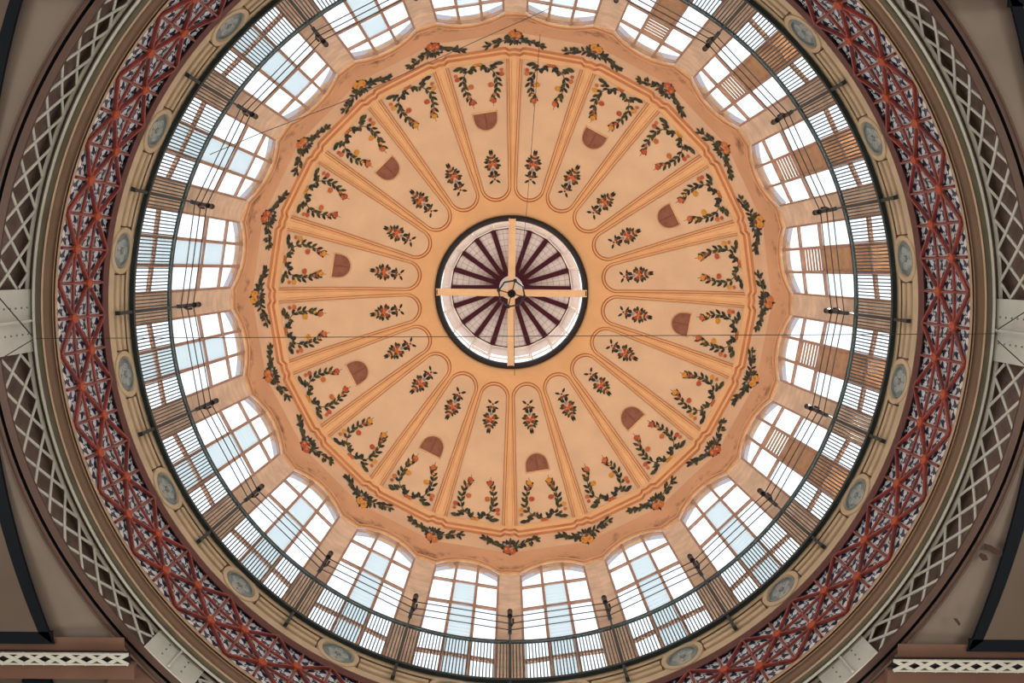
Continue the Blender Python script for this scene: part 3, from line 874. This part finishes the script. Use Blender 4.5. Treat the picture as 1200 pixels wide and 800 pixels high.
for sy in (1, -1):
    b = MB()
    for sx in (1, -1):
        b.box((sx * (7.9 + HX) / 2, sy * 7.27, ZC + .06), (1, 0, 0), (0, 1, 0), (0, 0, 1), (HX - 7.9) / 2, .17, .06)
        b.add([(sx * 8.1, sy * 6.55, ZC + .04), (sx * HX, sy * 6.55, ZC + .04), (sx * HX, sy * 7.2, ZC + .04), (sx * 8.1, sy * 7.2, ZC + .04)], [(0, 1, 2, 3)])
    # corner fill between beam, ring flange and bay
    n = 30; A0 = math.asin(6.9 / 10.78)
    for i in range(n):
        t0, t1 = A0 + (PI - 2 * A0) * i / n, A0 + (PI - 2 * A0) * (i + 1) / n
        P = lambda t: (10.78 * math.cos(t), sy * 10.78 * math.sin(t), zlow(t) - .05)
        b.add([P(t0), P(t1), (10.78 * math.cos(t1) * 1.25, sy * 11.8, ZC + .05), (10.78 * math.cos(t0) * 1.25, sy * 11.8, ZC + .05)], [(0, 1, 2, 3)])
    o = b.build('ceiling.003' if sy > 0 else 'ceiling.004', BEAMB); o.location = (0, 0, Z0)
    tag(o, 'brown ceiling beam and corner boards along the %s of the photo' % ('bottom' if sy > 0 else 'top'), 'beam', kind='structure')
    b = MB(); n = 60
    for i in range(n):
        x0, x1 = -HX + 2 * HX * i / n, -HX + 2 * HX * (i + 1) / n
        ye = lambda x: max(7.4, math.sqrt(max(0, 11.0 ** 2 - x * x)))
        b.add([(x0, sy * ye(x0), ZC + .35), (x1, sy * ye(x1), ZC + .35), (x1, sy * HX, ZC + .35), (x0, sy * HX, ZC + .35)], [(0, 1, 2, 3)])
    for i in range(24):
        x = -HX + 1.25 * i + .5
        if abs(x) > 8.6: b.box((x, sy * 11, ZC + .3), (1, 0, 0), (.18, 1, 0), (0, 0, 1), .3, 3.4, .05, 1)
    o = b.build('ceiling.005' if sy > 0 else 'ceiling.006', [VAULT2, NAVY]); o.location = (0, 0, Z0)
    tag(o, 'dark ceiling with navy ribs beyond the brown beam, %s corners' % ('bottom' if sy > 0 else 'top'), 'ceiling', kind='structure')
# small white trusses beside the beams
for sx, sy, lab in ((-1, 1, 'bottom left corner of the photo'), (1, 1, 'bottom right corner of the photo')):
    org = (sx * 8.0, sy * 6.98, ZC - .1)
    g = empty('lattice_truss', (org[0], org[1], org[2] + Z0)); tag(g, 'narrow white lattice truss along the ceiling in the ' + lab, 'truss', 'narrow ceiling trusses')
    X0, X1 = 7.95, HX - .3
    for dy in (-.11, .11):
        m = MB(); m.bar((sx * X0, sy * 6.94 + dy, ZC - .12), (sx * X1, sy * 6.94 + dy, ZC - .12), .03, .05); m.build('chord', WHITE, g, org)
    i = 0; p = .43; x = X0
    while x + p < X1:
        for s in (1, -1):
            m = MB(); z = ZC - .13 + s * .006
            m.bar((sx * x, sy * 6.94 - s * .11, z), (sx * (x + p), sy * 6.94 + s * .11, z), .075, .012); m.build('lattice_bar', WHITE, g, org)
        x += p
    m = MB(); m.box((sx * (X0 + X1) / 2, sy * 6.94, ZC - .06), (1, 0, 0), (0, 1, 0), (0, 0, 1), (X1 - X0) / 2, .14, .02); m.build('backing_plate', BLACK, g, org)
# hall: walls and floor
b = MB()
WZ = 16.7 + Z0
for s in (1, -1):
    for (ax, ay) in ((1, 0), (0, 1)):
        def P(u, z): return (s * HX, u, z) if ax else (u, s * HX, z)
        for u0, u1, z0, z1 in ((-HX, HX, 0, 5), (-HX, -6, 5, 12), (6, HX, 5, 12), (-HX, HX, 12, WZ + .5)):
            b.add([P(u0, z0), P(u1, z0), P(u1, z1), P(u0, z1)], [(0, 1, 2, 3)])
hw = b.build('wall_hall', HALLW); tag(hw, 'plain light hall walls far below the dome', 'wall', kind='structure')
b = MB(); b.add([(-HX, -HX, 0), (HX, -HX, 0), (HX, HX, 0), (-HX, HX, 0)], [(0, 1, 2, 3)])
fo = b.build('floor', FLOORM); tag(fo, 'pale stone hall floor under the dome', 'floor', kind='structure')

# ---------------------------------------------------------------- gallery railing
rail = empty('gallery_railing', (0, 0, Z0 + rz(463, 9.9))); RO = (0, 0, rz(463, 9.9))
tag(rail, 'dark green iron balcony railing circling below the drum windows', 'railing')
zb_, zt_ = 21.29, 23.62
for nm, z, r0, r1, h in (('bottom_rail', zb_, 9.845, 9.955, .05), ('top_rail', zt_, 9.855, 9.945, .05), ('middle_rail', 22.35, 9.89, 9.91, .012)):
    if nm == 'middle_rail': continue
    m = MB(); m.lathe([(r0, z - h), (r1, z - h), (r1, z + h), (r0, z + h)], seg=200, smooth=False, closed=True); m.build(nm, IRON, rail, RO)
pm = MB()
er, et = (1, 0, 0), (0, 1, 0)
pm.box((9.9, 0, (20.52 + zt_) / 2), er, et, (0, 0, 1), .035, .042, (zt_ - 20.52) / 2)
pm.box((9.93, 0, 20.56), er, et, (0, 0, 1), .05, .052, .05)
pm.tube([(9.9, 0, zt_), (9.9, 0, 24.4)], .03)
post = pm.build('post', IRON, rail, RO)
cm = MB(); cm.box((9.9, 0, 24.85), er, et, (0, 0, 1), .05, .055, .62)
cm.tube([(9.86, 0, 25.35), (9.86, 0, 25.75)], .085, 10); cm.tube([(9.84, -.05, 24.6), (9.84, -.10, 24.75), (9.84, -.10, 25.1)], .035)
clamp = cm.build('cable_clamp', BLACK, post, RO)
for k in range(1, N):
    o = copy_tree(post, rail); o.rotation_euler = (0, 0, R_(18 * k))
NB = 33
ang = []
for k in range(N):
    for j in range(1, NB): ang.append(R_(18 * (k + j / NB)))
ang.sort(key=lambda a: abs(((a - PI / 2 + PI) % (2 * PI)) - PI))
bm0 = MB(); bm0.tube([(9.9, 0, zb_), (9.9, 0, zt_)], .018, 5); bal = bm0.build('baluster', IRON, rail, RO)
bal.rotation_euler = (0, 0, ang[0])
for a in ang[1:100]:
    o = bal.copy(); C.objects.link(o); o.rotation_euler = (0, 0, a)
m = MB()
for a in ang[100:]:
    c, s = 9.9 * math.cos(a), 9.9 * math.sin(a); m.tube([(c, s, zb_), (c, s, zt_)], .018, 5)
tag(m.build('baluster_rows', IRON, rail, RO), kind='stuff')
for z, lab in ((24.30, 'lowest of three dark cables strung around above the railing'), (24.76, 'middle of three dark cables strung around above the railing'), (25.24, 'topmost of three dark cables strung around above the railing')):
    m = MB(); m.tube([(9.84 * math.cos(R_(18 * k)), 9.84 * math.sin(R_(18 * k)), 0) for k in range(N)], .017, 5, closed=True)
    o = m.build('ring_cable', BLACK); o.location = (0, 0, z + Z0); tag(o, lab, 'cable', 'ring cables above the railing')

# ---------------------------------------------------------------- lantern
b = MB()
b.lathe([(3.95, ZL - .05), (3.93, ZL - .35), (3.80, ZL - .42), (3.68, ZL - .3), (3.66, ZL + .1), (3.72, ZL + .25), (3.72, ZL + .5), (3.9, ZL + .5)], [0, 0, 0, 0, 1, 1, 1], seg=96)
b.lathe([(3.95, ZL - .05), (4.05, ZL - .02), (4.05, ZL + .4)], [0, 0], seg=96)
lr = b.build('trim_5', [BLACK, GREYG]); lr.location = (0, 0, Z0); tag(lr, 'thick black iron ring around the round skylight at the crown', 'ring', kind='structure')
ZR = 52.3; RW = 3.86
lw = MB(); fm = MB(); gl = MB()
for k in range(N):
    a0, a1 = R_(18 * k), R_(18 * (k + 1))
    P = lambda a, z, R=RW: (R * math.cos(a), R * math.sin(a), z)
    gl.add([P(a0, ZL + .5), P(a1, ZL + .5), P(a1, ZR), P(a0, ZR)], [(0, 1, 2, 3)])
    fm.bar(P(a0, ZL + .4), P(a0, ZR), .07, .07, up=(math.cos(a0), math.sin(a0), 0))
    for z in (ZL + .55, 45.6, ZR - .25):
        fm.bar(P(a0, z), P(a1, z), .06, .08)
    if k % 2 == 0:
        b0, b1 = a0 + R_(1.5), a1 - R_(1.5); R2 = RW - .06
        zz = (45.9, 50.8)
        for p, q in (((b0, zz[0]), (b1, zz[0])), ((b1, zz[0]), (b1, zz[1])), ((b1, zz[1]), (b0, zz[1])), ((b0, zz[1]), (b0, zz[0]))):
            am = (b0 + b1) / 2; fm.bar(P(p[0], p[1], R2), P(q[0], q[1], R2), .09, .06, up=(math.cos(am), math.sin(am), .01))
lant = fm.build('window_21', [FRAMEC]); lant.location = (0, 0, Z0)
tag(lant, 'cream-framed ring of lantern windows around the skylight', 'window', kind='structure')
g_ = gl.build('glass_panes', GLASS, lant)
HR = .88; ZH = 54.2
b = MB(); b.lathe([(4.35, ZR - .25), (RW + .05, ZR - .02), (HR, ZH)], seg=60, smooth=False)
K = 8
for j in range(1, K):
    R = HR + (RW - HR) * j / K; z = ZH + (ZR - ZH) * j / K
    b.lathe([(R - .012, z - .012), (R + .012, z - .022)], [1], seg=60)
for j in range(60):
    a = 2 * PI * j / 60 + R_(3); ca, sa = math.cos(a), math.sin(a)
    b.bar((RW * ca, RW * sa, ZR - .03), ((HR + .6) * ca, (HR + .6) * sa, ZH + (ZR - ZH) * .2 - .03), .02, .012, mi=1)
lc = b.build('ceiling.007', [BOARDS, GOLD]); lc.location = (0, 0, Z0)
tag(lc, 'pale pink boarded cone roof of the skylight lantern', 'ceiling', kind='structure')
rf = MB(); rf.bar((RW - .02, 0, ZR - .14), (HR - .05, 0, ZH - .14), .30, .22); rafter = rf.build('rafter', RAFTER, lc)
for k in range(1, N):
    o = rafter.copy(); C.objects.link(o); o.rotation_euler = (0, 0, R_(18 * k))
m = MB(); m.lathe([(RW - .02, ZR - .1), (RW - .12, ZR - .12), (RW - .12, ZR), (RW - .02, ZR)], seg=60, closed=True); m.build('edge_ring', RAFTER, lc)
m = MB(); m.lathe([(1.05, ZH - .05), (1.05, ZH - .32), (.86, ZH - .36), (.86, ZH - .05)], seg=32, smooth=False, closed=True); m.build('hub_ring', RAFTER, lc)
m = MB(); m.lathe([(.88, ZH - .1), (.84, ZH + .2), (.5, ZH + .6), (.12, ZH + .75), (.001, ZH + .76)], seg=32); m.build('cap', CAPW, lc)
# cross beams at the mouth of the lantern
for nm, d, lab in (('cross_beam', (1, 0, 0), 'cream beam crossing the round skylight from left to right'), ('cross_beam', (0, 1, 0), 'cream beam crossing the round skylight from top to bottom')):
    m = MB(); zc = ZL - .25 if d[0] else ZL - .22
    p = (-3.85 * d[0], -3.85 * d[1], zc); q = (3.85 * d[0], 3.85 * d[1], zc)
    m.bar(p, q, .31, .30)
    for s in (1, -1):
        off = np.array((d[1], d[0], 0)) * .155 * s
        m.bar(tuple(np.array(p) + off + (0, 0, -.13)), tuple(np.array(q) + off + (0, 0, -.13)), .05, .08)
    o = m.build(nm, CHROSS); o.location = (0, 0, Z0); tag(o, lab, 'beam', 'cross beams of the skylight')
# hanging ring light
ZQ = 40.6
ch = empty('ring_chandelier', (0, 0, ZQ + Z0)); tag(ch, 'black hoop chandelier hanging at the centre of the skylight', 'chandelier')
org = (0, 0, ZQ)
n = 8
m = MB(); m.tube([(.66 * math.cos(2 * PI * i / n + .2), .66 * math.sin(2 * PI * i / n + .2), ZQ) for i in range(n)], .045, 6, closed=True); m.build('hoop', BLACK, ch, org)
for i in range(4):
    a = i * PI / 2 + .25; m = MB(); m.tube([(.66 * math.cos(a), .66 * math.sin(a), ZQ), (.12 * math.cos(a), .12 * math.sin(a), ZQ + .05)], .028, 6); m.build('spoke', BLACK, ch, org)
for i in range(4):
    a = i * PI / 2 + .25; m = MB(); c, s = .66 * math.cos(a), .66 * math.sin(a); m.tube([(c, s, ZQ - .08), (c, s, ZQ - .02), (c, s, ZQ + .1)], .09, 8, rads=[.10, .09, .03]); m.build('lamp_head', BLACK, ch, org)
m = MB(); m.tube([(0, 0, ZQ - .18), (0, 0, ZQ - .12), (0, 0, ZQ + .1), (0, 0, ZQ + .3)], .2, 8, rads=[.05, .2, .22, .06]); m.build('hub', BLACK, ch, org)
m = MB(); m.tube([(0, 0, ZQ + .25), (0, 0, ZL - .3)], .03, 6); m.build('suspension_rod', BLACK, ch, org)

# ---------------------------------------------------------------- camera
PIT, YAW, ROL = .0878, -.0043, .0101
CX, CY = -.1304, -1.1948
def m3(p, y, r):
    cx, sx, cy, sy, cr, sr = math.cos(p), math.sin(p), math.cos(y), math.sin(y), math.cos(r), math.sin(r)
    X = np.array([[1, 0, 0], [0, cx, -sx], [0, sx, cx]]); Y = np.array([[cy, 0, sy], [0, 1, 0], [-sy, 0, cy]]); Z = np.array([[cr, -sr, 0], [sr, cr, 0], [0, 0, 1]])
    return Z @ X @ Y
MM = m3(PIT, YAW, ROL)           # rows: image right, image down, view direction
cam = bpy.data.cameras.new('camera'); co = bpy.data.objects.new('camera', cam); C.objects.link(co)
from mathutils import Matrix
right, down, fwd = MM[0], MM[1], MM[2]
co.matrix_world = Matrix(((right[0], -down[0], -fwd[0], CX), (right[1], -down[1], -fwd[1], CY), (right[2], -down[2], -fwd[2], Z0), (0, 0, 0, 1)))
cam.sensor_width = 36; cam.sensor_fit = 'HORIZONTAL'; cam.lens = 36 * F / 1200
cam.clip_end = 500; cam.clip_start = .05
bpy.context.scene.camera = co
def atz(px, py, z):
    d = MM.T @ np.array([(px - 600) / F, (py - 400) / F, 1.0]); d /= d[2]
    return np.array([CX, CY, 0]) + d * z
def span(pts, label, r=.012, name='wire'):
    P = [atz(*p) for p in pts]; Q = []
    for p, q in zip(P, P[1:]):
        for i in range(6): Q.append(p + (q - p) * i / 6)
    Q.append(P[-1]); base = Q[0]
    m = MB(); m.tube([q - base for q in Q], r, 5); o = m.build(name, BLACK); o.location = tuple(base + np.array((0, 0, Z0))); tag(o, label, 'wire')
span([(42, 396.5, 17.4), (600, 394.0, 17.35), (1168, 391, 17.4)], 'long thin wire stretched level across the whole dome opening', .0085)
span([(633, 40, 31.5), (617.5, 242, 40.5), (610, 318, 40.62)], 'thin wire running from upper dome rim down to the chandelier', .011)
span([(602, 362, 40.5), (603, 440, 41)], 'short thin wire running from the chandelier towards the bottom of the photo', .014)
span([(246, 181, 25.2), (303, 157, 26.5), (400, 120, 28), (565, 45, 29.5), (646, 9, 30)], 'slanting thin wire across the upper left windows', .012)
span([(38, 394, 17.0), (0, 350, 16.3), (-30, 316, 15.9)], 'upper stay wire across the left edge plates', .014)
span([(38, 398, 17.0), (0, 421, 16.3), (-30, 440, 15.9)], 'lower stay wire across the left edge plates', .010)
span([(1169, 386, 17.0), (1200, 366, 16.3), (1230, 347, 15.9)], 'upper stay wire across the right edge plates', .012)
span([(1169, 399, 17.0), (1200, 427, 16.3), (1230, 454, 15.9)], 'lower stay wire across the right edge plates', .012)

PATCH = mat('bare_render', lin(62, 44, 40), 0.9)
for pts in (((1154, 637), (1162, 639), (1170, 644), (1176, 648), (1174, 652), (1165, 649), (1156, 644)), ((1150, 648), (1156, 650), (1158, 656), (1152, 657), (1148, 652)), ((1118, 725), (1122, 725), (1126, 731), (1124, 733))):
    lo = [tuple(atz(x, y, ZC - .02)) for x, y in pts]; hi = [(x, y, z + .03) for x, y, z in lo]; n = len(pts)
    m = MB(); m.add(lo + hi, [tuple(range(n))] + [(i, (i + 1) % n, n + (i + 1) % n, n + i) for i in range(n)]); m.build('bare_patch', PATCH, bpy.data.objects['ceiling.002'])

# ---------------------------------------------------------------- light
wld = bpy.data.worlds.new('world'); bpy.context.scene.world = wld; wld.use_nodes = True
bg = wld.node_tree.nodes['Background']; bg.inputs[0].default_value = (0.90, 0.96, 1.0, 1); bg.inputs[1].default_value = 1.5
sd = bpy.data.lights.new('sun', 'SUN'); sd.energy = 3.0; sd.angle = R_(2); sd.color = (1, .95, .86)
so = bpy.data.objects.new('sun', sd); C.objects.link(so)
dv = MM.T @ np.array([(850 - 600) / F, (95 - 400) / F, 1.0])
from mathutils import Vector
so.rotation_euler = Vector(dv).to_track_quat('Z', 'Y').to_euler(); so.location = (0, 0, 60)
def area(loc, target, sx, sy, power, col, portal=False):
    l = bpy.data.lights.new('hall_daylight', 'AREA'); l.shape = 'RECTANGLE'; l.size = sx; l.size_y = sy; l.energy = power; l.color = col
    o = bpy.data.objects.new('window_portal' if portal else 'hall_daylight', l); C.objects.link(o); o.location = loc
    d = Vector(target) - Vector(loc); o.rotation_euler = d.to_track_quat('-Z', 'Y').to_euler()
    if portal: l.cycles.is_portal = True
    return o
for a in range(4):
    c, s = math.cos(a * PI / 2), math.sin(a * PI / 2)
    area((c * (HX - .3), s * (HX - .3), 8.5), (0, 0, 12), 12, 7, 1000, (1.0, .86, .70))
for k in range(N):      # unseen warm fill lamps added at the railing foot to brighten the dome
    a = BAYA[k]; l = bpy.data.lights.new('added_dome_fill', 'AREA'); l.shape = 'RECTANGLE'; l.size = 2.4; l.size_y = .22; l.energy = 64; l.spread = R_(125); l.color = (1.0, .88, .74)
    o = bpy.data.objects.new('added_dome_fill', l); C.objects.link(o); o.location = (9.72 * math.cos(a), 9.72 * math.sin(a), 21.45 + Z0)
    d = Vector((6 * math.cos(a), 6 * math.sin(a), 34 + Z0)) - o.location; o.rotation_euler = d.to_track_quat('-Z', 'Y').to_euler()
for k in range(N):
    a = BAYA[k]; R = AP + TH + .05
    area((R * math.cos(a), R * math.sin(a), 26 + Z0), (0, 0, 26 + Z0), 2.5, 9.0, 0, (1, 1, 1), True)

sc = bpy.context.scene
sc.view_settings.view_transform = 'Standard'; sc.view_settings.look = 'None'
sc.view_settings.gamma = 1; sc.view_settings.use_curve_mapping = False; sc.view_settings.exposure = 0.0
sc.cycles.max_bounces = 8; sc.cycles.diffuse_bounces = 4; sc.cycles.transparent_max_bounces = 16
sc.cycles.use_denoising = True; sc.cycles.caustics_reflective = False; sc.cycles.caustics_refractive = False
sc.cycles.sample_clamp_indirect = 6
